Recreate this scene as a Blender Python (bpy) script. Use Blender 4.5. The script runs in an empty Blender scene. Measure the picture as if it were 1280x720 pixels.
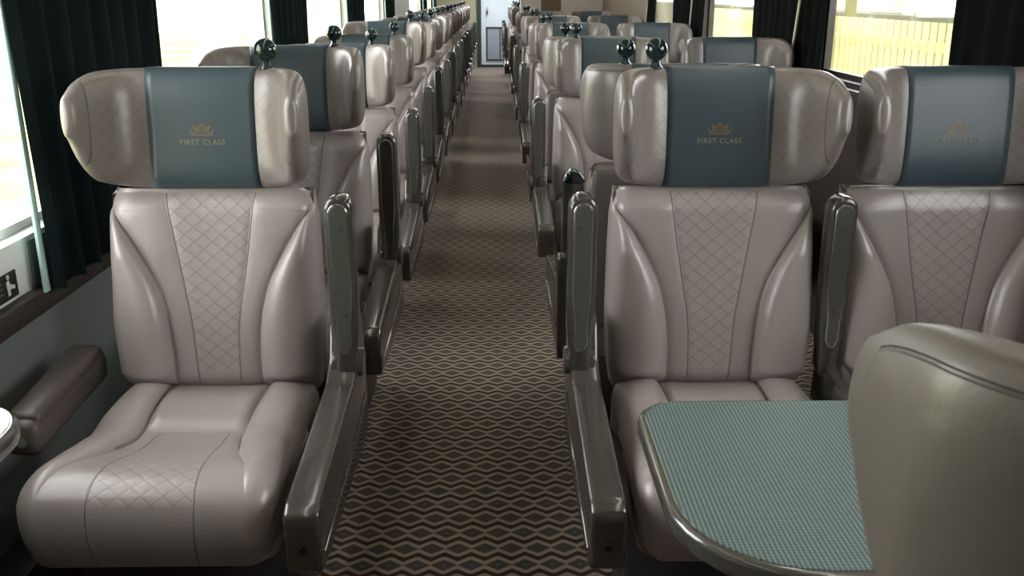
import bpy, bmesh, math, random
from mathutils import Vector, Matrix
random.seed(7)
C = bpy.context.collection
SC = bpy.context.scene
PI = math.pi
sgn = lambda a: -1.0 if a < 0 else 1.0

# ------------------------------------------------------------------ node expressions
class E:
    def __init__(s, nt, v): s.nt, s.v = nt, v
    def op(s, o, b=None, c=None):
        n = s.nt.nodes.new('ShaderNodeMath'); n.operation = o
        for i, x in enumerate((s, b, c)):
            if x is None: continue
            x = x.v if isinstance(x, E) else x
            if isinstance(x, (int, float)): n.inputs[i].default_value = x
            else: s.nt.links.new(x, n.inputs[i])
        return E(s.nt, n.outputs[0])
    def __add__(s, b): return s.op('ADD', b)
    def __sub__(s, b): return s.op('SUBTRACT', b)
    def __mul__(s, b): return s.op('MULTIPLY', b)
    def __truediv__(s, b): return s.op('DIVIDE', b)
    def abs(s): return s.op('ABSOLUTE')
    def fract(s): return s.op('FRACT')
    def floor(s): return s.op('FLOOR')
    def lt(s, b): return s.op('LESS_THAN', b)
    def gt(s, b): return s.op('GREATER_THAN', b)
    def min(s, b): return s.op('MINIMUM', b)
    def max(s, b): return s.op('MAXIMUM', b)
    def step(s, a, b):            # smoothstep a->b gives 0->1
        n = s.nt.nodes.new('ShaderNodeMapRange'); n.interpolation_type = 'SMOOTHSTEP'
        s.nt.links.new(s.v, n.inputs[0])
        n.inputs[1].default_value = a; n.inputs[2].default_value = b
        return E(s.nt, n.outputs[0])

def mat(name):
    m = bpy.data.materials.new(name); m.use_nodes = True
    nt = m.node_tree
    return m, nt, nt.nodes['Principled BSDF']

def setp(b, **k):
    names = dict(rough='Roughness', metal='Metallic', spec='Specular IOR Level', coat='Coat Weight', coatr='Coat Roughness', sheen='Sheen Weight')
    for a, v in k.items(): b.inputs[names[a]].default_value = v

def noise(nt, scale, detail=3, rough=.5, coord='Object', sc=None):
    tc = nt.nodes.new('ShaderNodeTexCoord'); n = nt.nodes.new('ShaderNodeTexNoise')
    n.inputs['Scale'].default_value = scale; n.inputs['Detail'].default_value = detail; n.inputs['Roughness'].default_value = rough
    src = tc.outputs[coord]
    if sc:
        mp = nt.nodes.new('ShaderNodeMapping'); mp.inputs['Scale'].default_value = sc
        nt.links.new(src, mp.inputs[0]); src = mp.outputs[0]
    nt.links.new(src, n.inputs['Vector'])
    return n

def mixc(nt, fac, a, b):
    n = nt.nodes.new('ShaderNodeMix'); n.data_type = 'RGBA'
    for sock, x in ((n.inputs[0], fac), (n.inputs[6], a), (n.inputs[7], b)):
        x = x.v if isinstance(x, E) else x
        if isinstance(x, tuple): sock.default_value = (*x, 1) if len(x) == 3 else x
        elif isinstance(x, (int, float)): sock.default_value = x
        else: nt.links.new(x, sock)
    return n.outputs[2]

def bump(nt, b, h, strength, dist):
    n = nt.nodes.new('ShaderNodeBump'); n.inputs['Strength'].default_value = strength; n.inputs['Distance'].default_value = dist
    nt.links.new(h.v if isinstance(h, E) else h, n.inputs['Height']); nt.links.new(n.outputs[0], b.inputs['Normal'])

def simple(name, col, rough=.5, var=.08, scale=6, **k):
    m, nt, b = mat(name)
    n = noise(nt, scale)
    c = mixc(nt, n.outputs['Fac'], tuple(x*(1-var) for x in col), tuple(min(1, x*(1+var)) for x in col))
    nt.links.new(c, b.inputs['Base Color']); setp(b, rough=rough, **k)
    return m

def leather_mat(name, col, rough=.38, st=.7, pl=.16):
    m, nt, b = mat(name)
    def attr(n):
        a = nt.nodes.new('ShaderNodeAttribute'); a.attribute_name = n
        s = nt.nodes.new('ShaderNodeSeparateXYZ'); nt.links.new(a.outputs['Vector'], s.inputs[0])
        return [E(nt, s.outputs[i]) for i in range(3)]
    u, v, q = attr('q'); s1, s2, s3 = attr('s')
    la = (u/.043 + v/.036).fract(); lb = (u/.043 - v/.036).fract()
    da = ((la-.5).abs()*-1+.5); db = ((lb-.5).abs()*-1+.5)
    dq = da.min(db)                                  # 0 on a stitch line .. .5 mid diamond
    qm = q.step(-.001, .002)
    stitch = (dq.step(.015, .065)*-1+1)*qm*st
    seam = s1.abs().min(s2.abs()).min(s3.abs()).step(.0008, .0026)*-1+1
    line = stitch.max(seam)
    n1 = noise(nt, 9, 4); n2 = noise(nt, 260, 2)
    base = mixc(nt, n1.outputs['Fac'], tuple(x*.9 for x in col), tuple(x*1.1 for x in col))
    base = mixc(nt, qm*.35, base, tuple(x*1.25 for x in col))
    base = mixc(nt, line*.62, base, tuple(x*.25 for x in col))
    nt.links.new(base, b.inputs['Base Color'])
    pill = dq.step(0, .3)*qm
    h = pill*pl - seam*1.0 + E(nt, n2.outputs['Fac'])*.10
    n3 = noise(nt, 16, 3)
    h = h + E(nt, n3.outputs['Fac'])*.9
    bump(nt, b, h, .55, .0035)
    setp(b, rough=rough, spec=.75)
    return m

M = {}
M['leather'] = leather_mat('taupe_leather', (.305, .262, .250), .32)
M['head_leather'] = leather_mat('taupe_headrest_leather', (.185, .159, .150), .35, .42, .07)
M['shaded_head_leather'] = leather_mat('shaded_headrest_leather', (.178, .153, .130), .40, .42, .07)  # headrest leather with backlit shade put into its colour, nearest right seat
M['shell'] = simple('taupe_shell', (.15, .13, .118), .45)
M['teal'] = simple('teal_leather', (.050, .074, .090), .36, .08, 8, spec=.5)
M['gold'] = simple('gold_thread', (.30, .19, .085), .5)
M['silver'] = simple('silver_thread', (.26, .25, .20), .5)
M['dark'] = simple('dark_grey_plastic', (.046, .041, .038), .2, spec=.6, coat=.5, coatr=.08)
M['panel'] = simple('grey_green_plastic', (.062, .066, .054), .22, spec=.6)
M['rim'] = simple('armrest_rim_highlight', (.42, .42, .40), .22, metal=.9)  # bright metal ring standing in for highlights on the plastic rim edges
M['panel_dark'] = simple('black_armrest_panel', (.022, .021, .020), .4, spec=.5)  # darker panel colour for some of the left armrests
M['black'] = simple('black_void', (.008, .008, .008), .5)
M['pedestal'] = simple('pedestal_grey', (.030, .028, .027), .5)
M['ball'] = simple('bottle_green_knob', (.008, .022, .024), .10, spec=.5, coat=.35, coatr=.05)
M['steel'] = simple('brushed_steel', (.55, .54, .52), .25, metal=1.0)
M['pad'] = simple('brown_arm_pad', (.060, .047, .042), .40, spec=.5)
M['cream'] = simple('cream_laminate', (.66, .63, .54), .45)
M['white'] = simple('white_panel', (.72, .73, .70), .4)
M['wall_grey'] = simple('grey_wall', (.135, .15, .145), .6)
M['trim_dark'] = simple('dark_trim', (.028, .021, .020), .4)
M['brown'] = simple('brown_laminate', (.16, .115, .065), .5)
M['olive'] = simple('olive_cream', (.40, .37, .24), .5)
M['ceiling'] = simple('ceiling_white', (.42, .41, .38), .6)
M['bank'] = simple('dark_bank', (.060, .056, .024), .9)  # dark hedge-like bank outdoors, its own colour
M['black_curtain'] = None
M['frame_dark'] = simple('door_frame_green', (.035, .05, .05), .4)
M['door'] = simple('bluish_white_door', (.74, .80, .86), .35)
M['doorpanel'] = simple('door_lower_panel', (.34, .38, .45), .35)
M['table_rim'] = simple('table_rim', (.075, .07, .062), .18, spec=.7, coat=.6)
M['tabletop_glare'] = simple('reflection_pale_tabletop', (.55, .58, .55), .22, spec=.6)  # window reflection on the glossy top, put into the base colour
M['sticker'] = simple('sticker_black', (.012, .014, .015), .5)
M['sticker_white'] = simple('sticker_white', (.6, .6, .58), .5)
M['vent'] = simple('vent_grey', (.16, .17, .165), .5)
M['trim_pale'] = simple('pale_trim', (.42, .60, .57), .6)
M['trim_cream'] = simple('cream_trim', (.70, .68, .55), .6)
M['fence'] = simple('fence_paint', (.58, .55, .29), .7, .10, 3)
M['fence_post'] = simple('fence_post', (.15, .14, .06), .7, .1, 3)

def curtain_mat(name, c0, c1):
    m, nt, b = mat(name)
    n = noise(nt, 30, 3, .5, 'Object', (1, 1, .05))
    c = mixc(nt, n.outputs['Fac'], c0, c1)
    nt.links.new(c, b.inputs['Base Color']); setp(b, rough=.95, spec=.08)
    return m
M['curtain'] = curtain_mat('dark_green_curtain', (.004, .007, .008), (.012, .021, .024))
M['black_curtain'] = curtain_mat('blackish_curtain', (.002, .0025, .0025), (.006, .008, .008))

def glass_mat():
    m = bpy.data.materials.new('window_glass'); m.use_nodes = True
    nt = m.node_tree; nt.nodes.clear()
    o = nt.nodes.new('ShaderNodeOutputMaterial'); mx = nt.nodes.new('ShaderNodeMixShader')
    t = nt.nodes.new('ShaderNodeBsdfTransparent'); g = nt.nodes.new('ShaderNodeBsdfGlossy')
    n = noise(nt, 2); t.inputs[0].default_value = (.94, .96, .95, 1); g.inputs['Roughness'].default_value = .02
    f = nt.nodes.new('ShaderNodeFresnel'); f.inputs[0].default_value = 1.35
    fe = E(nt, f.outputs[0])*E(nt, n.outputs['Fac'])
    nt.links.new(fe.v, mx.inputs[0]); nt.links.new(t.outputs[0], mx.inputs[1]); nt.links.new(g.outputs[0], mx.inputs[2])
    nt.links.new(mx.outputs[0], o.inputs[0])
    return m
M['glass'] = glass_mat()

def carpet_mat():
    m, nt, b = mat('patterned_carpet')
    tc = nt.nodes.new('ShaderNodeTexCoord'); sx = nt.nodes.new('ShaderNodeSeparateXYZ')
    nt.links.new(tc.outputs['Object'], sx.inputs[0])
    x = E(nt, sx.outputs[0]); y = E(nt, sx.outputs[1])
    P, R, k = .068, .072, .66
    ry = y/R
    row = ry.floor(); par = (row*.5).fract()             # 0 or .5
    f = (((x/P + par).fract()-.5).abs()*2)               # 0 diamond centre .. 1 tip
    v = ((ry.fract()-.5).abs()*2)
    d = v - ((f*-1+1)*k)
    inner = d.step(-.03, .03)*-1+1
    darkz = d.step(.40, .46)
    dot = (((v*1.0)+(f*.7)).step(.10, .17)*-1+1)*par*2
    n = noise(nt, 4, 2); nf = noise(nt, 420, 2)
    line = mixc(nt, n.outputs['Fac'], (.32, .250, .200), (.42, .33, .27))
    tealm = mixc(nt, n.outputs['Fac'], (.085, .060, .045), (.062, .074, .080))
    c = mixc(nt, inner, line, tealm)
    c = mixc(nt, dot*.6, c, (.20, .17, .145))
    c = mixc(nt, darkz, c, (.036, .021, .014))
    c = mixc(nt, E(nt, nf.outputs['Fac'])*.3, c, (.08, .058, .045))
    nt.links.new(c, b.inputs['Base Color']); setp(b, rough=.95, spec=.15, sheen=.1)
    bump(nt, b, nf.outputs['Fac'], .3, .003)
    return m
M['carpet'] = carpet_mat()

def mat_ribbed():
    m, nt, b = mat('teal_ribbed_tabletop')
    tc = nt.nodes.new('ShaderNodeTexCoord'); sx = nt.nodes.new('ShaderNodeSeparateXYZ')
    nt.links.new(tc.outputs['Object'], sx.inputs[0])
    x = E(nt, sx.outputs[0]); y = E(nt, sx.outputs[1])
    a = ((x/.0062).fract()-.5).abs()*2
    c2 = ((y/.0062).fract()-.5).abs()*2
    g = a.step(.25, .75)*.75 + c2.step(.3, .8)*.25
    c = mixc(nt, g, (.042, .066, .064), (.170, .225, .216))
    nt.links.new(c, b.inputs['Base Color']); setp(b, rough=.42, spec=.4)
    bump(nt, b, g, .4, .001)
    return m
M['ribbed'] = mat_ribbed()

def ground_mat():
    m, nt, b = mat('sunlit_ground')
    n = noise(nt, .35, 5, .6)
    f = E(nt, n.outputs['Fac']).step(.35, .65)
    c = mixc(nt, f, (.44, .41, .075), (.56, .55, .27))
    nt.links.new(c, b.inputs['Base Color']); setp(b, rough=.9)
    return m
M['ground'] = ground_mat()

# ------------------------------------------------------------------ mesh helpers
def link(name, me, m, parent=None, smooth=False):
    o = bpy.data.objects.new(name, me); C.objects.link(o)
    if m is not None and not me.materials: me.materials.append(m)
    if parent: o.parent = parent
    return o

def mesh_from(verts, faces, smooth=True, q=None, s=None, name='m'):
    me = bpy.data.meshes.new(name); me.from_pydata([tuple(v) for v in verts], [], faces)
    bm = bmesh.new(); bm.from_mesh(me); bmesh.ops.recalc_face_normals(bm, faces=bm.faces)
    for f in bm.faces: f.smooth = smooth
    bm.to_mesh(me); bm.free()
    if q is not None:
        for nm, data in (('q', q), ('s', s)):
            at = me.attributes.new(nm, 'FLOAT_VECTOR', 'POINT')
            at.data.foreach_set('vector', [x for p in data for x in p])
    return me

def loft(secs, closed_ends=True):
    """sections: equal-length closed loops of points -> verts, faces"""
    n = len(secs[0]); V = [p for s in secs for p in s]; F = []
    for i in range(len(secs)-1):
        for j in range(n):
            a, b = i*n+j, i*n+(j+1) % n
            F.append((a, b, b+n, a+n))
    if closed_ends:
        for base, sec in ((0, secs[0]), ((len(secs)-1)*n, secs[-1])):
            c = tuple(sum(p[k] for p in sec)/n for k in range(3)); V.append(c); ci = len(V)-1
            for j in range(n): F.append((base+j, base+(j+1) % n, ci))
    return V, F

def bm_box(bm, x0, x1, y0, y1, z0, z1):
    r = bmesh.ops.create_cube(bm, size=1)
    for v in r['verts']:
        v.co = ((x0+x1)/2+v.co.x*(x1-x0), (y0+y1)/2+v.co.y*(y1-y0), (z0+z1)/2+v.co.z*(z1-z0))
    return r['verts']

def fin(bm, smooth=False, bevel=0, seg=2, angle=40):
    bmesh.ops.recalc_face_normals(bm, faces=bm.faces)
    if bevel:
        es = [e for e in bm.edges if len(e.link_faces) == 2 and e.calc_face_angle(0) > math.radians(angle)]
        bmesh.ops.bevel(bm, geom=es, offset=bevel, segments=seg, profile=.5, affect='EDGES', clamp_overlap=True)
    me = bpy.data.meshes.new('m')
    for f in bm.faces: f.smooth = smooth
    bm.to_mesh(me); bm.free()
    if smooth: 
        try: me.set_sharp_from_angle(angle=math.radians(35))
        except Exception: pass
    return me

def box_mesh(x0, x1, y0, y1, z0, z1, bevel=0, seg=2):
    bm = bmesh.new(); bm_box(bm, x0, x1, y0, y1, z0, z1)
    return fin(bm, bool(bevel), bevel, seg)

def boxes_mesh(lst):
    bm = bmesh.new()
    for b in lst: bm_box(bm, *b)
    return fin(bm)

def prism(bm, pts, axis, a0, a1):
    """polygon pts (2D) extruded along axis 'x' (pts=y,z), 'y' (pts=x,z) or 'z' (pts=x,y)"""
    def mk(p, a):
        return {'x': (a, p[0], p[1]), 'y': (p[0], a, p[1]), 'z': (p[0], p[1], a)}[axis]
    A = [bm.verts.new(mk(p, a0)) for p in pts]; B = [bm.verts.new(mk(p, a1)) for p in pts]
    bm.faces.new(A); bm.faces.new(B)
    for i in range(len(pts)):
        j = (i+1) % len(pts); bm.faces.new((A[i], A[j], B[j], B[i]))

def prism_mesh(pts, axis, a0, a1, bevel=0, seg=2, smooth=True, angle=40):
    bm = bmesh.new(); prism(bm, pts, axis, a0, a1)
    return fin(bm, smooth, bevel, seg, angle)

def lathe(profile, seg=24, centre=(0, 0, 0)):
    V, F = [], []
    for r, z in profile:
        for k in range(seg):
            a = 2*PI*k/seg; V.append((centre[0]+r*math.cos(a), centre[1]+r*math.sin(a), centre[2]+z))
    for i in range(len(profile)-1):
        for k in range(seg):
            a, b = i*seg+k, i*seg+(k+1) % seg
            F.append((a, b, b+seg, a+seg))
    F.append(tuple(range(seg))); F.append(tuple(range((len(profile)-1)*seg, len(profile)*seg)))
    return mesh_from(V, F)

def cyl_y(x, z, r, y0, y1, seg=16):
    bm = bmesh.new()
    prism(bm, [(x+r*math.cos(2*PI*k/seg), z+r*math.sin(2*PI*k/seg)) for k in range(seg)], 'y', y0, y1)
    return fin(bm, True, 0)
def cyl_x(y, z, r, x0, x1, seg=20, bevel=.003):
    bm = bmesh.new()
    prism(bm, [(y+r*math.cos(2*PI*k/seg), z+r*math.sin(2*PI*k/seg)) for k in range(seg)], 'x', x0, x1)
    return fin(bm, True, bevel, 2)

def rounded_rect(x0, x1, y0, y1, r, n=8):
    """r: radius or 4 radii (x1y1, x0y1, x0y0, x1y0)"""
    rr = r if isinstance(r, (tuple, list)) else (r,)*4
    out = []
    for (cx, cy, a0, q) in ((x1-rr[0], y1-rr[0], 0, rr[0]), (x0+rr[1], y1-rr[1], 90, rr[1]), (x0+rr[2], y0+rr[2], 180, rr[2]), (x1-rr[3], y0+rr[3], 270, rr[3])):
        for k in range(n+1):
            a = math.radians(a0+90*k/n); out.append((cx+q*math.cos(a), cy+q*math.sin(a)))
    return out

def interp(x, xs, ys):
    if x <= xs[0]: return ys[0]
    for i in range(len(xs)-1):
        if x <= xs[i+1]:
            t = (x-xs[i])/(xs[i+1]-xs[i]); return ys[i]+(ys[i+1]-ys[i])*t
    return ys[-1]
def catmull(pts, n):
    """smooth closed/open polyline resample (open)"""
    out = []
    P = [pts[0]]+list(pts)+[pts[-1]]
    for i in range(1, len(P)-2):
        for k in range(n):
            t = k/n; a, b, c, d = P[i-1], P[i], P[i+1], P[i+2]
            out.append(tuple(.5*((2*b[j])+(-a[j]+c[j])*t+(2*a[j]-5*b[j]+4*c[j]-d[j])*t*t+(-a[j]+3*b[j]-3*c[j]+d[j])*t**3) for j in range(len(b))))
    out.append(tuple(pts[-1])); return out

def thing(name, label, cat, loc=(0, 0, 0), rotz=0, group=None):
    o = bpy.data.objects.new(name, None); C.objects.link(o); o.empty_display_size = .1
    o.location = loc; o.rotation_euler = (0, 0, rotz); o['label'] = label; o['category'] = cat
    if group: o['group'] = group
    return o
def tag(o, label, cat, group=None):
    o['label'] = label; o['category'] = cat
    if group: o['group'] = group
    return o
def struct(name, me, m, parent=None):
    o = link(name, me, m, parent)
    if not parent: o['kind'] = 'structure'
    return o

# ------------------------------------------------------------------ seat part meshes (seat faces -y, origin on floor)
HB, HT = .918, 1.195          # headrest bottom, top
HY = .048                     # headrest front plane
TIP = .315
def plan(a):
    """point and heading at arc-length a>=0 along the headrest front"""
    x = y = 0.0; h = 0.0; st = .0025; s = 0
    def head(s): return 0 if s < .105 else math.radians(70)*min(1, (s-.105)/.11)
    while s < a-1e-9:
        d = min(st, a-s); hh = head(s+d/2); x += d*math.cos(hh); y -= d*math.sin(hh); s += d
    return x, y, head(a)
def head_section(a, off=0.0, n=40, shrink=1.0, ext=0.0):
    sg = sgn(a); a = abs(a); x, y, h = plan(a)
    x += ext*math.cos(h); y -= ext*math.sin(h)
    d = TIP-a
    th = interp(a, [0, .12, .16, .215, TIP], [.085, .085, .086, .070, .036])
    rd = lambda tab: sum(interp(max(0, d+k*.006), *tab) for k in (-1, -.5, 0, .5, 1))/5
    zb = rd(([0, .012, .03, .055, .085, .12, .16, .20], [1.062, 1.038, 1.008, .980, .956, .937, .923, HB]))
    zt = rd(([0, .012, .03, .055, .085, .12, .16], [1.152, 1.163, 1.174, 1.182, 1.188, 1.193, HT]))
    mid, hz = (zb+zt)/2, (zt-zb)/2*shrink+off
    ht = th/2*shrink+off
    pw = interp(d, [0, .05, .12], [2.3, 2.8, 3.4])
    nx, ny = math.sin(h), math.cos(h)            # outward/back normal
    pts = []
    for k in range(n):
        f = 2*PI*k/n
        c, s_ = math.cos(f), math.sin(f)
        nn = th/2 - ht*sgn(c)*abs(c)**(2/pw)
        z = mid + hz*sgn(s_)*abs(s_)**(2/pw)
        lean = (z-HB)*.10
        pts.append((sg*(x+nx*nn), HY+y+ny*nn+lean, z))
    return pts, zt
def head_mesh():
    As = [-TIP + i*(2*TIP)/56 for i in range(57)]
    secs, q, s = [], [], []
    def add(a, **kw):
        p, zt = head_section(a, **kw); secs.append(p)
        d = TIP-abs(a)
        for k, pt in enumerate(p):
            c = math.cos(2*PI*k/len(p)); front = c > .12
            q.append((a*1.0, pt[2], min(abs(a)-.128, d-.045) if front else -.05))
            s.append((.05, (d-.042) if front else .05, (pt[2]-(zt-.017)) if c < -.15 and d > .02 else .05))
    add(-TIP, off=-.0135, ext=.0115); add(-TIP, off=-.009, ext=.0098); add(-TIP, off=-.004, ext=.006)
    for a in As: add(a)
    add(TIP, off=-.004, ext=.006); add(TIP, off=-.009, ext=.0098); add(TIP, off=-.0135, ext=.0115)
    V, F = loft(secs)
    q += [(0, 0, -.05)]*2; s += [(.05, .05, .05)]*2
    return mesh_from(V, F, True, q, s, 'headrest')
def cover_mesh():
    W = .124
    secs = [head_section(-W, off=-.001)[0]]
    for i in range(17):
        a = -W + 2*W*i/16
        secs.append(head_section(a, off=.0016 if i in (0, 16) else .0028)[0])
    secs.append(head_section(W, off=-.001)[0])
    V, F = loft(secs, False)
    return mesh_from(V, F, True, None, None, 'headrest_cover')

G1 = ([.40, .46, .60, .74, .92], [.050, .051, .056, .080, .108])
G2 = ([.40, .44, .52, .60, .66, .71, .78, .85, .92], [.106, .105, .104, .110, .122, .140, .178, .222, .27])
def smooth_interp(z, tab, r=.03):
    return sum(interp(z+d*r, *tab) for d in (-1, -.6, -.3, 0, .3, .6, 1))/7
def back_mesh():
    # closed profile in (y,z): front bottom -> front top -> back
    prof = []
    for i in range(65): z = .425+i*(.912-.425)/64; prof.append(('f', (z-.43)*.115, z))
    prof.append(('t', .082, .917)); prof.append(('b', .108, .905))
    for i in range(12): z = .89-i*(.89-.42)/11; prof.append(('b', .012+(z-.43)*.115+.075, z))
    prof.append(('t', .06, .405)); prof.append(('t', .02, .408))
    half = [0, .06, .12, .18, .24, .28, .295, .3, .305, .32, .37, .43, .49, .53, .545, .55, .555, .57, .60, .64, .69, .74, .79, .84, .88, .91, .94, .965, .985, 1.0]
    us = [-u for u in reversed(half[1:])]+half
    secs, q, s = [], [], []
    cy, cz = .075, .66
    for un in us:
        sec = []
        e = max(0, 1-(1-abs(un))/.17)           # 0 inside .. 1 at the edge
        rnd = 1-math.sqrt(max(0, 1-e*e))
        for kind, y, z in prof:
            w = interp(z, [.40, .47, .60, .75, .86, .917], [.236, .25, .255, .252, .247, .238])
            g1, g2 = smooth_interp(z, G1), smooth_interp(z, G2)
            x = sgn(un)*interp(abs(un), [0, .3, .55, 1], [0, g1, min(g2, w-.008), w]); ax = abs(x)
            yy, zz = y, z
            e = max(0, 1-(w-ax)/.042); rnd = 1-math.sqrt(max(0, 1-e*e))
            if kind == 'f':
                fade = min(1, (z-.425)/.05)*min(1, (.912-z)/.03)
                t = (ax-g2)/max(.02, (w+.01-g2))
                b = 0
                if t > 0: b = .036*math.sin(PI*min(1, t)**.62)*min(1, (w-g2)/.08 if w > g2 else 0)
                b -= .006*math.exp(-((ax-g2)/.007)**2) + .002*math.exp(-((ax-g1)/.005)**2)
                lum = .014*math.exp(-((z-.58)/.13)**2)
                dish = -.010*max(0, 1-(ax/.14)**2)
                edge = .03*(max(0, (z-.86)/.052)**2)+.03*(max(0, (.47-z)/.045)**2)
                yy = y-(b+lum+dish)*fade+edge
            yy += rnd*.052*(1 if kind != 'b' else -.3)
            zz = cz+(z-cz)*(1-.025*rnd)
            sec.append((x, yy, zz))
            fr = kind == 'f'
            q.append((x, z, min(g1-ax, z-.475, .905-z) if fr else -.05))
            s.append((ax-g1 if fr and z < .908 else .05, (ax-g2 if g2 < w-.008 else .05) if fr else .05, .05))
        secs.append(sec)
    V, F = loft(secs)
    q += [(0, 0, -.05)]*2; s += [(.05,)*3]*2
    return mesh_from(V, F, True, q, s, 'backrest')

def cushion_mesh():
    ctrl = [(.03, .432), (-.06, .436), (-.15, .432), (-.19, .424), (-.24, .420), (-.32, .434), (-.40, .455), (-.46, .466), (-.51, .460), (-.545, .432), (-.560, .385), (-.556, .335), (-.535, .288)]
    top = catmull(ctrl, 5)
    nt_ = len(top)
    low = [(-.50, .275), (-.40, .272), (-.25, .272), (-.10, .272), (.03, .275), (.05, .30), (.052, .38), (.048, .415)]
    prof = top+low; n = len(prof)
    # arc-length and normals
    arc = [0]
    for i in range(1, n): arc.append(arc[-1]+math.dist(prof[i], prof[i-1]))
    nor = []
    for i in range(n):
        a, b = prof[i-1], prof[(i+1) % n]; dx, dy = b[0]-a[0], b[1]-a[1]; L = math.hypot(dx, dy)
        nor.append((dy/L*1.0, -dx/L))           # check sign below
    # outward: for top points normal should have +z
    if nor[10][1] < 0: nor = [(-a, -b) for a, b in nor]
    half = [0, .06, .12, .18, .24, .28, .295, .3, .305, .32, .37, .43, .49, .53, .545, .55, .555, .57, .60, .64, .69, .74, .79, .84, .88, .91, .94, .965, .985, 1.0]
    us = [-u for u in reversed(half[1:])]+half
    secs, q, s = [], [], []
    W = .250
    for un in us:
        sec = []
        for i, (y, z) in enumerate(prof):
            istop = i < nt_
            wk = interp(y, [-.56, -.45, -.2, 0], [1.0, 1.0, .985, .96])
            pn = interp(y, [-.56, -.45, -.35, -.2], [.104, .096, .083, .08])
            inn = interp(y, [-.56, -.44, -.36, -.26, -.20, 0], [.205, .175, .142, .118, .116, .128])
            ax = interp(abs(un), [0, .3, .55, 1], [0, pn, inn, W])
            e = max(0, 1-(W-ax)/.05); rnd = 1-math.sqrt(max(0, 1-e*e))
            x = sgn(un)*ax*wk
            if istop and z < .43 and y < -.5: x *= 1-.05*(.43-z)/.15
            d = -.045*rnd
            if istop:
                fr = interp(y, [-.54, -.42, -.3, -.0], [0, .35, 1, .9])*(1 if z > .42 or y > -.4 else 0)
                t = (ax-inn)/(W-inn)
                if t > 0: d += .028*math.sin(PI*min(1, t)**.6)*fr
                d -= .003*math.exp(-((ax-inn)/.009)**2)*fr
                if ax < inn:
                    d += (.018*math.exp(-((y+.10)/.085)**2) - .009*math.exp(-((y+.205)/.018)**2))*min(1, (inn-ax)/.02)
                    d -= .006*fr*(1-(ax/inn)**2)
            py, pz = y+nor[i][0]*d, z+nor[i][1]*d
            sec.append((x, py, pz))
            on = istop and y < -.205
            q.append((x, arc[i], min(pn-ax, .60-arc[i], arc[i]-.37) if istop else -.05))
            s.append((ax-pn if on else .05, ax-inn if (istop and y > -.33) else .05, .05))
        secs.append(sec)
    V, F = loft(secs)
    q += [(0, 0, -.05)]*2; s += [(.05,)*3]*2
    return mesh_from(V, F, True, q, s, 'seat_cushion')

def shell_mesh():
    bm = bmesh.new()
    pts = [(.098, .42), (.155, .87), (.158, .905), (.125, .905), (.10, .88), (.06, .40)]
    prism(bm, pts, 'x', -.235, .235)
    return fin(bm, True, .012, 3)
def pedestal_mesh():
    bm = bmesh.new()
    prism(bm, [(-.36, .0), (-.30, .27), (.06, .30), (.09, .18), (.06, .0)], 'x', -.245, .245)
    return fin(bm, True, .012, 2)
def base_mesh(hd, hw=.0345):
    pts = [(.05, .62), (.0, .625), (-.035, .61), (-.075, .53), (-.13, .497), (-.575, .452), (-.600, .44), (-.606, .42), (-.600, .322), (-.588, .308), (-.40, .298), (-.10, .29), (.05, .29), (.07, .33)]
    if hw < .03: pts = [(.05, .50), (-.13, .485)]+pts[5:]
    a, b = .3175*hd-hw, .3175*hd+hw
    return prism_mesh(pts, 'x', a, b, .009, 3, True, 14)
def base_trim_mesh(hd):
    # raised lip along the outer lower edge of the arm base
    x0, x1 = (.350, .3555) if hd > 0 else (-.3555, -.350)
    pts = [(.03, .405), (-.13, .372), (-.580, .352), (-.580, .343), (-.13, .362), (.03, .394)]
    return prism_mesh(pts, 'x', x0, x1, .002, 1, True, 20)
def stadium(cx, w, z0, z1, wb, n=10):
    """rounded outline: top semicircle width w, bottom narrower width wb"""
    pts = [(cx+wb/2, z0+.02), (cx+wb/2, z0+.07), (cx+w/2, z0+.13)]
    for k in range(n+1):
        a = PI*k/n; pts.append((cx+w/2*math.cos(a), z1-w/2+w/2*math.sin(a)))
    pts += [(cx-w/2, z0+.13), (cx-wb/2, z0+.07), (cx-wb/2, z0+.02), (cx-wb/4, z0), (cx+wb/4, z0)]
    return pts
AZ0, AZ1 = .478, .934
def arm_mesh(hd):
    bm = bmesh.new(); prism(bm, stadium(.330*hd, .064, AZ0, AZ1, .050), 'y', -.100, -.042)
    return fin(bm, True, .011, 3, 50)
def arm_panel_mesh(hd):
    bm = bmesh.new(); prism(bm, stadium(.330*hd, .040, AZ0+.085, AZ1-.020, .028), 'y', -.1020, -.094)
    return fin(bm, True, .002, 1, 50)
def arm_highlight_mesh(hd):
    bm = bmesh.new(); prism(bm, stadium(.330*hd, .0445, AZ0+.082, AZ1-.0175, .0325), 'y', -.1012, -.094)
    return fin(bm, True, .001, 1, 50)
def pivot_mesh(hd):
    x = .330*hd
    return cyl_x(-.060, .525, .034, x-.036, x+.036)
def wing_arm_mesh():
    bm = bmesh.new(); prism(bm, [(-.338, -.375), (-.262, -.375), (-.290, .06), (-.378, .06)], 'z', .440, .522)
    return fin(bm, True, .024, 4)
def wing_arm_pad():
    bm = bmesh.new(); prism(bm, [(-.336, -.355), (-.264, -.355), (-.292, .05), (-.376, .05)], 'z', .498, .536)
    return fin(bm, True, .018, 4)

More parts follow.
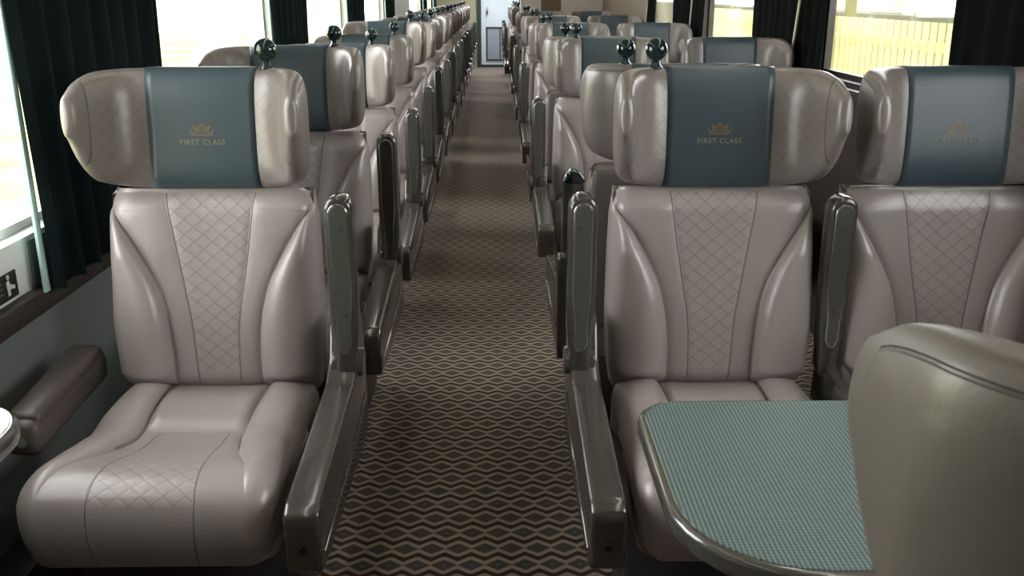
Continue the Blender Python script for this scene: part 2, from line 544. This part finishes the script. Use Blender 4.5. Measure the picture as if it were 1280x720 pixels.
def text_mesh(body, size, z, x0=0):
    cu = bpy.data.curves.new('t', 'FONT'); cu.body = body; cu.size = size; cu.align_x = 'CENTER'; cu.align_y = 'CENTER'
    cu.extrude = .0004; cu.space_character = 1.18; cu.offset = .00012
    o = bpy.data.objects.new('t', cu); C.objects.link(o)
    dg = bpy.context.evaluated_depsgraph_get(); dg.update()
    me = bpy.data.meshes.new_from_object(o.evaluated_get(dg))
    bpy.data.objects.remove(o); bpy.data.curves.remove(cu)
    y = front_y(z)-.0012
    for v in me.vertices: v.co = (v.co.x+x0, y-v.co.z + (v.co.y)*.10, z+v.co.y)
    return me
def front_y(z):
    sec = head_section(0, off=.0028)[0]
    fr = sorted([(p[2], p[1]) for k, p in enumerate(sec) if math.cos(2*PI*k/len(sec)) > .0])
    return interp(z, [a for a, b in fr], [b for a, b in fr])
def ribbon(polys, w, z0):
    bm = bmesh.new()
    for pl in polys:
        L, R_ = [], []
        for i, p in enumerate(pl):
            a = pl[max(0, i-1)]; b = pl[min(len(pl)-1, i+1)]; dx, dz = b[0]-a[0], b[1]-a[1]; l = math.hypot(dx, dz) or 1
            nx, nz = -dz/l*w/2, dx/l*w/2
            for lst, sg in ((L, 1), (R_, -1)):
                zz = z0+p[1]+sg*nz
                lst.append(bm.verts.new((p[0]+sg*nx, front_y(zz)-.0014, zz)))
        for i in range(len(pl)-1): bm.faces.new((L[i], L[i+1], R_[i+1], R_[i]))
    bmesh.ops.recalc_face_normals(bm, faces=bm.faces)
    me = bpy.data.meshes.new('emblem'); bm.to_mesh(me); bm.free(); return me
def crown_mesh():
    P = []
    P.append([(-.026, -.011), (.026, -.011)])                                   # base bar
    P.append([(-.020, .010), (-.011, -.007), (-.003, .012), (.003, .012), (.011, -.007), (.020, .010)])   # W
    P.append([(-.012, .009), (-.004, -.007), (0, .014), (.004, -.007), (.012, .009)])
    for sx in (-1, 1):
        P.append([(sx*.020+.006*math.cos(a), .001+.008*math.sin(a)) for a in [PI/2+sx*2*PI*k/12 for k in range(10)]])
    return ribbon(P, .0019, 1.058)

MESH = {}
def mm(key, fn, m):
    if key not in MESH:
        me = fn(); me.materials.append(M[m]) if not me.materials else None; MESH[key] = me
    return MESH[key]
def bare(name, me, parent):
    o = bpy.data.objects.new(name, me); C.objects.link(o); o.parent = parent; return o

def seat(label, X, Y, away=False, hand=1, group=None, win_arm=False, zs=1.0, dark=False, ball=True, letters=True, arm='front', head='head_leather'):
    """hand: local side (+1/-1) that carries the folding armrest"""
    t = thing('train_seat', label, 'seat', (X, Y, 0), PI if away else 0, group)
    t.scale = (1, 1, zs)
    bare('seat_cushion', mm('cush', cushion_mesh, 'leather'), t)
    bare('backrest', mm('back', back_mesh, 'leather'), t)
    bare('back_shell', mm('shell', shell_mesh, 'shell'), t)
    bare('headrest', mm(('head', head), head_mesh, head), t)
    cv = bare('headrest_cover', mm('cover', cover_mesh, 'teal'), t); cv['label'] = 'teal headrest cover'
    if letters:
        bare('crown_emblem', mm('crown', crown_mesh, 'gold'), cv)
        bare('lettering', mm('text', lambda: text_mesh('FIRST CLASS', .0165, 1.030), 'silver'), cv)
    bare('pedestal', mm('ped', pedestal_mesh, 'pedestal'), t)
    mid = arm == 'mid'
    dxm = -hand*.056 if mid else 0
    if arm:
        b = bare('armrest_base', mm(('base', hand, mid), lambda: base_mesh(hand, .025 if mid else .0345), 'dark'), t); b.location.x = dxm
        if not mid:
            bare('side_lip', mm(('lip', hand), lambda: base_trim_mesh(hand), 'dark'), b)
        bare('bolt', mm(('bolt', hand), lambda: cyl_y(.318*hand, .37, .008, -.612, -.60), 'black'), b)
        a = bare('armrest', mm(('arm', hand), lambda: arm_mesh(hand), 'dark'), t); a['label'] = 'folding armrest raised upright'
        a.location = (dxm, .085 if mid else 0, -.025 if mid else 0)
        if arm == 'away': a.location = (-.06*hand, -.02, -.075); b.location.x = -.03*hand
        bare('armrest_panel', mm(('apan', hand, dark), lambda: arm_panel_mesh(hand), 'panel_dark' if dark else 'panel'), a)
        bare('armrest_rim_highlight', mm(('arim', hand), lambda: arm_highlight_mesh(hand), 'rim'), a)
        for k, z in enumerate((.86, .655)):
            bare('screw', mm(('scr', hand, k), lambda: cyl_y(.336*hand, z, .0042, -.1028, -.094, 10), 'black'), a)
        if mid:
            bare('hinge_strip', mm('hstrip', lambda: prism_mesh([(-.01, .47), (.0, .56), (.012, .575), (.02, .56), (.02, .47)], 'x', -.315, -.303, .003), 'steel'), a)
        if not mid: bare('arm_pivot', mm(('piv', hand), lambda: pivot_mesh(hand), 'dark'), a)
        if arm == 'away':
            bare('armrest_cap', mm(('cap', hand), lambda: prism_mesh([(.330*hand+.034*math.cos(PI*k/10), AZ1-.036+.040*math.sin(PI*k/10)) for k in range(11)], 'y', -.105, -.037, .008, 3), 'ball'), a)
    if ball:
        prof = [(.0001, -.026)]+[(.0262*math.sin(PI*k/14), -.0262*math.cos(PI*k/14)) for k in range(1, 14)]+[(.0001, .0262)]
        g = bare('grab_knob', mm(('ball', hand), lambda: lathe(prof, 24, (.150*hand, .105, 1.236)), 'ball'), t)
        bare('stem', mm(('stem', hand), lambda: lathe([(.016, 0), (.016, .006), (.010, .012), (.009, .03)], 18, (.150*hand, .105, 1.190)), 'ball'), g)
    if win_arm:
        w = bare('window_armrest', mm('warm', wing_arm_mesh, 'pad'), t)
        bare('arm_pad', mm('wpad', wing_arm_pad, 'pad'), w)
        bare('button', mm('wbut', lambda: cyl_y(-.295, .482, .013, -.381, -.37), 'steel'), w)
    return t

# ------------------------------------------------------------------ place the seats
LX, RX, RW = -.683, .525, 1.09
ords = ['nearest', 'second', 'third', 'fourth', 'fifth', 'sixth', 'seventh', 'eighth', 'ninth', 'tenth', 'eleventh', 'twelfth', 'thirteenth', 'fourteenth', 'fifteenth', 'sixteenth']
lz = [1, 1, .965, .965, 1, .975]
for i in range(16):
    lab = ('nearest single seat left of the aisle, taupe leather with teal headrest band, by dark curtain' if i == 0 else
           f'taupe leather single seat left of the aisle, {ords[i]} from the camera in its row')
    seat(lab, LX, 2.1+.95*i, False, 1, 'single seats left of the aisle', win_arm=True, zs=lz[i] if i < len(lz) else .98, dark=(i in (1, 4)))

seat('taupe leather seat behind the teal table, facing the camera, right against the aisle', RX, 2.1, False, -1, 'seats right of the aisle facing the camera')
seat('taupe leather seat at the right window, facing the camera across the teal table', RW, 2.1, False, -1, 'seats along the right windows', ball=False, arm='mid')
seat('taupe leather seat turned away, its plain headrest back filling the lower right corner', .522, .553, True, 1, 'seats right of the aisle facing away', ball=False, zs=.973, arm=None, head='shaded_head_leather')
seat('taupe leather seat turned away, back to back with the front seat right of the aisle', RX-.02, 2.68, True, 1, 'seats right of the aisle facing away', zs=.985, arm='away')
ry = [4.32, 6.55, 8.7, 10.9]
rl = ['second', 'third', 'fourth', 'fifth']
for k, y in enumerate(ry):
    seat(f'taupe leather seat facing the camera, {rl[k]} of those right of the aisle', RX, y, False, -1, 'seats right of the aisle facing the camera', zs=.975)
    seat(f'taupe leather seat facing the camera, {rl[k]} of those along the right windows', RW, y, False, -1, 'seats along the right windows', zs=.975, ball=False, arm='mid')
    seat(f'seat turned away, back to back with {rl[k]} camera-facing seat right of the aisle', RX-.02, y+.62, True, 1, 'seats right of the aisle facing away', zs=.965, arm='away')
for k, y in enumerate((13.6, 15.2, 16.8)):
    seat(f'small distant seat beyond the cream screen, right of the aisle, {["nearest", "middle", "farthest"][k]} of three', RX-.05, y, False, -1, 'seats beyond the cream screen', zs=.985)

# ------------------------------------------------------------------ tables
def table(name, label, loc, w, d, radii, topm, legx):
    t = thing(name, label, 'table', loc)
    rim = link('table_rim', prism_mesh(rounded_rect(0, w, 0, d, radii), 'z', -.032, 0, .009, 3, True, 50), M['table_rim'], t)
    ins = .012
    link('tabletop', prism_mesh(rounded_rect(ins, w-ins, ins, d-ins, [max(.01, r-ins) for r in radii]), 'z', -.006, .0015, .001, 1, True, 50), M[topm], t)
    bm = bmesh.new(); bm_box(bm, legx-.04, legx+.04, d/2-.03, d/2+.03, -loc[2]+.0, -.032)
    link('leg', fin(bm, True, .012, 3), M['pedestal'], t)
    return t
table('bay_table', 'teal ribbed table with dark rim in front of the right-hand seats', (.222, .90, .72), 1.19, .49, (.02, .075, .17, .02), 'ribbed', .75)
table('side_table', 'small dark-rimmed table, window reflection painted pale on top, at the left window edge', (-1.115, .74, .72), .372, .66, (.12, .02, .02, .10), 'tabletop_glare', .06)

# ------------------------------------------------------------------ the room
L, R, YE, ZC = -1.12, 1.42, 18.3, 2.15
Y0 = -6
struct('floor', box_mesh(L-.1, R+.1, Y0, YE+.1, -.06, 0), M['carpet'])
struct('ceiling', box_mesh(L-.12, R+.12, Y0, YE+.1, ZC, ZC+.05), M['ceiling'])
struct('wall_back', box_mesh(L-.1, R+.1, Y0-.05, Y0, 0, ZC), M['cream'])
WT = 1.80
lw = [(1.15, 2.42)] + [(3.02+2.4*k, 4.84+2.4*k) for k in range(3)] + [(12.62, 14.4), (15.0, 16.8)]
rw = [(.55, 1.85)] + [(2.9+2.35*k, 4.20+2.35*k) for k in range(3)]
def wall(name, x, side, wins, zb, cols):
    x0, x1 = (x-.08, x) if side < 0 else (x, x+.08)
    lst = [(x0, x1, Y0, YE, 0, zb), (x0, x1, Y0, YE, WT, ZC)]
    y = Y0
    for a, b in wins:
        lst.append((x0, x1, y, a, zb, WT)); y = b
    lst.append((x0, x1, y, YE, zb, WT))
    return struct(name, boxes_mesh(lst), cols)
ZL, ZR = .81, 1.02
wall('wall_left', L, -1, lw, ZL, M['white'])
wall('wall_right', R, 1, rw, ZR, M['trim_dark'])
# lower cladding and dark ledge
struct('trim_1', box_mesh(L, L+.012, Y0, YE, .10, .628), M['wall_grey'])
struct('trim_2', box_mesh(L, L+.035, Y0, YE, .628, .684, .006), M['trim_dark'])
struct('trim_3', box_mesh(R-.012, R, Y0, YE, .10, .93), M['trim_dark'])
struct('trim_4', box_mesh(R-.035, R, Y0, YE, .93, 1.0, .006), M['trim_dark'])
struct('baseboard_left', box_mesh(L, L+.10, Y0, YE, 0, .16, .01), M['pedestal'])
struct('baseboard_right', box_mesh(R-.10, R, Y0, YE, 0, .16, .01), M['pedestal'])
struct('trim_5', box_mesh(L, L+.006, 2.14, 2.30, .690, .80), M['vent'])
struct('trim_6', box_mesh(R-.014, R, 8.75, 12.55, 1.0, WT+.1), M['brown'])
def window(i, x, side, a, b, zb):
    xg = x-.055 if side < 0 else x+.055
    bm = bmesh.new(); f = .022
    for q in ((a, b, zb, zb+f), (a, b, WT-f, WT), (a, a+f, zb+f, WT-f), (b-f, b, zb+f, WT-f)):
        bm_box(bm, xg-.014, xg+.014, *q)
    o = struct(f'window_{i}', fin(bm), M['white' if side < 0 else 'trim_dark'])
    g = link('pane', box_mesh(xg-.002, xg+.002, a+f, b-f, zb+f, WT-f), M['glass'], o)
n = 1
for a, b in lw: window(n, L, -1, a, b, ZL); n += 1
for a, b in rw: window(n, R, 1, a, b, ZR); n += 1

def curtain(label, x, side, a, b, zb, folds, group, trim=None):
    """pleated curtain hanging by a wall; side = direction into the room"""
    V, F = [], []; nz, ny = 22, folds*10
    rnd = random.Random(int(a*100)); ph = [rnd.uniform(-.5, .5) for _ in range(folds+2)]; am = [rnd.uniform(.65, 1.2) for _ in range(folds+2)]
    for iz in range(nz+1):
        z = zb+(1.92-zb)*iz/nz
        for iy in range(ny+1):
            t = iy/ny; k = int(t*folds); w = (.022 if side > 0 else .015)*am[k]
            ang = 2*PI*folds*t+ph[k]*.3*math.sin(PI*((t*folds) % 1))
            yy = a+(b-a)*t
            wob = .006*math.sin(3*z+t*9)
            V.append((x+side*(w*math.sin(ang)*(1-.25*iz/nz)+wob), yy+.01*math.sin(2.2*z+t*5), z + .008*math.sin(ang+.8)*(1-iz/nz)))
    for iz in range(nz):
        for iy in range(ny):
            p = iz*(ny+1)+iy; F.append((p, p+1, p+ny+2, p+ny+1))
    o = link('curtain', mesh_from(V, F, True), M['curtain' if side > 0 else 'black_curtain'])
    tag(o, label, 'curtain', group)
    if trim:
        pts = trim; Vt, Ft = [], []
        for (yy, xx, z, w) in pts:
            Vt += [(xx-side*.003, yy-w/2, z), (xx+side*.004, yy-w/2, z), (xx+side*.004, yy+w/2, z), (xx-side*.003, yy+w/2, z)]
        for i in range(len(pts)-1):
            for j in range(4):
                p, q = i*4+j, i*4+(j+1) % 4; Ft.append((p, q, q+4, p+4))
        c = link('edge_trim', mesh_from(Vt, Ft, False), M['trim_pale'] if side > 0 else M['trim_cream'], o); c['label'] = 'pale edge of the curtain'
    return o
gl = 'dark green curtains along the left wall'; gr = 'dark green curtains along the right wall'
lc = [(2.11, 3.03), (4.60, 5.45), (6.98, 7.85), (9.42, 10.2), (14.4, 15.0), (16.8, 17.3)]
lt = ['dark green pleated curtain beside the nearest left seat', 'dark green curtain past the second bright window on the left', 'dark green curtain past the third bright window on the left', 'dark green curtain past the fourth bright window on the left', 'thin dark curtain between the two farthest left windows', 'thin dark curtain at the far end of the left wall']
for k, (a, b) in enumerate(lc):
    tr = [(a+.008, L+.042, .68+i*.06, .022) for i in range(21)]
    curtain(lt[k], L+.055, 1, a, b, .675, max(3, int((b-a)*9)), gl, tr)
rc = [(1.9, 2.86), (4.00, 5.12), (6.36, 7.46), (8.30, 8.74)]
rt = ['black-looking curtain right of the fence window, behind the right window seat', 'dark curtain between the fence window and the next window on the right', 'dark curtain left of the second bright window on the right', 'narrow dark curtain beside the brown panel on the right']
for k, (a, b) in enumerate(rc):
    tr = None
    if k:
        tr = [(a+.24+.13*((1.9-z)/.9)**2, R-.056, z, .014) for z in [1.0+.05*i for i in range(19)]]
    curtain(rt[k], R-.034, -1, a, b, .80, max(3, int((b-a)*9)), gr, tr)

# end wall with door
dx0, dx1 = -.27, .45
struct('wall_end', boxes_mesh([(L-.1, dx0-.08, YE, YE+.08, 0, ZC), (dx1+.08, R+.1, YE, YE+.08, 0, ZC), (dx0-.08, dx1+.08, YE, YE+.08, 2.0, ZC)]), M['olive'])
struct('trim_7', boxes_mesh([(dx0-.08, dx0, YE-.03, YE+.08, 0, 2.0), (dx1, dx1+.08, YE-.03, YE+.08, 0, 2.0), (dx0, dx1, YE-.03, YE+.08, 1.95, 2.0), (dx0, dx1, YE-.03, YE+.08, 0, .05)]), M['frame_dark'])
d1 = struct('door_1', box_mesh(dx0, dx1, YE+.02, YE+.05, .05, 1.95), M['door'])
bm = bmesh.new()
for q in ((dx0+.09, dx1-.09, YE+.005, YE+.02, .12, .15), (dx0+.09, dx1-.09, YE+.005, YE+.02, .72, .75), (dx0+.09, dx0+.12, YE+.005, YE+.02, .15, .72), (dx1-.12, dx1-.09, YE+.005, YE+.02, .15, .72), (.08, .10, YE+.005, YE+.02, .15, .72)): bm_box(bm, *q)
link('panel_frame', fin(bm), M['frame_dark'], d1)
link('lower_panel', box_mesh(dx0+.12, dx1-.12, YE+.012, YE+.022, .15, .72), M['doorpanel'], d1)
link('door_handle', box_mesh(dx0+.10, dx0+.13, YE-.02, YE+.02, .98, 1.12, .006), M['steel'], d1)

# draught screen right of the aisle, far down the carriage
sc_ = thing('draught_screen', 'cream draught screen with a white end post, far down the right side', 'screen', (0, 12.6, 0))
link('screen_panel', box_mesh(.36, R-.012, -.02, .02, 0, 1.95), M['cream'], sc_)
link('brown_panel', box_mesh(.60, .86, -.032, -.018, .1, 1.9), M['brown'], sc_)
link('end_post', prism_mesh([(.345+.02*math.cos(2*PI*k/14), .02*math.sin(2*PI*k/14)) for k in range(14)], 'z', 0, 1.98, .004), M['white'], sc_)

# sign on the sill panel by the left window
sg = thing('seat_sign', 'black sticker with a white seated figure on the left window sill panel', 'sign', (L+.001, 1.90, .690))
link('sign_plate', box_mesh(0, .003, 0, .165, 0, .062, .001, 1), M['sticker'], sg)
bm = bmesh.new()
prism(bm, [(.118, .010), (.128, .010), (.130, .024), (.150, .020), (.152, .028), (.132, .034), (.127, .046), (.116, .043)], 'x', .003, .0037)
prism(bm, [(.126+.006*math.cos(2*PI*k/12), .053+.006*math.sin(2*PI*k/12)) for k in range(12)], 'x', .003, .0037)
link('seated_figure', fin(bm), M['sticker_white'], sg)
link('text_lines', boxes_mesh([(.003, .0037, .018, .098, .044-.012*k, .047-.012*k) for k in range(3)]), M['sticker'], sg).data.materials[0] = M['vent']

# ------------------------------------------------------------------ outside
struct('ground', box_mesh(-45, 45, -25, 60, -1.15, -1.05), M['ground'])
fe = thing('fence', 'pale vertical paling fence outside the right-hand window', 'fence', (4.6, 0, -1.05))
bm = bmesh.new()
y = 6.0
while y < 24:
    bm_box(bm, -.012, .012, y, y+.105, .12, 2.12); y += .185
o = link('palings', fin(bm), M['fence'], fe); 
link('rail', boxes_mesh([(.012, .05, 6, 24, 1.82, 1.92), (.012, .05, 6, 24, .35, .45)]), M['fence'], fe)
for yy in (9.5, 12.6, 15.7, 18.8):
    link('post', box_mesh(.05, .17, yy, yy+.12, 0, 2.6), M['fence_post'], fe)
struct('fence_bank', prism_mesh([(7, -1.05), (8.5, .92), (10, .92), (10, -1.05)], 'y', -25, 60, 0, 1, False), M['bank'])  # low dark bank outdoors, showing through the fence gaps
struct('ground_rise', prism_mesh([(20, -1.05), (40, 4), (60, 4), (60, -1.05)], 'y', -25, 90, 0, 1, False), M['ground'])

# ------------------------------------------------------------------ light
w = bpy.data.worlds.new('sky'); SC.world = w; w.use_nodes = True
bg = w.node_tree.nodes['Background']; bg.inputs[0].default_value = (1.0, .985, .985, 1); bg.inputs[1].default_value = 10.5
def area(name, loc, sx, sy, power, col, rot=(0, 0, 0)):
    l = bpy.data.lights.new(name, 'AREA'); l.shape = 'RECTANGLE'; l.size = sx; l.size_y = sy; l.energy = power; l.color = col
    o = bpy.data.objects.new(name, l); C.objects.link(o); o.location = loc; o.rotation_euler = rot
    return o
for k in range(4):  # weak unseen fill strips added along the ceiling; the carriage is daylit
    yy = 1.2+4.6*k
    pw = (6, 6, 11, 16)[k]
    area('ceiling_fill', (-.52, yy, ZC-.03), .10, 4.0, pw, (1, .96, .91))
    area('ceiling_fill', (.78, yy, ZC-.03), .10, 4.0, pw, (1, .96, .91))
area('door_fill', (.09, 17.6, 2.05), .5, .4, 60, (.86, .94, 1.0), (math.radians(-35), 0, 0))  # added unseen fill brightening the end door, in place of vestibule daylight

# ------------------------------------------------------------------ camera
cam = bpy.data.cameras.new('camera'); co = bpy.data.objects.new('camera', cam); C.objects.link(co)
cam.sensor_width = 36; cam.lens = 1150/1280*36; cam.clip_start = .02; cam.clip_end = 200
cam.dof.use_dof = True; cam.dof.focus_distance = 2.6; cam.dof.aperture_fstop = 16
co.location = (0, 0, 1.36); co.rotation_euler = (math.radians(90-17.75), 0, math.radians(-1.0))
SC.camera = co
SC.view_settings.view_transform = 'Standard'
SC.view_settings.look = 'None'
SC.view_settings.exposure = 0
SC.cycles.max_bounces = 8
SC.cycles.transparent_max_bounces = 24
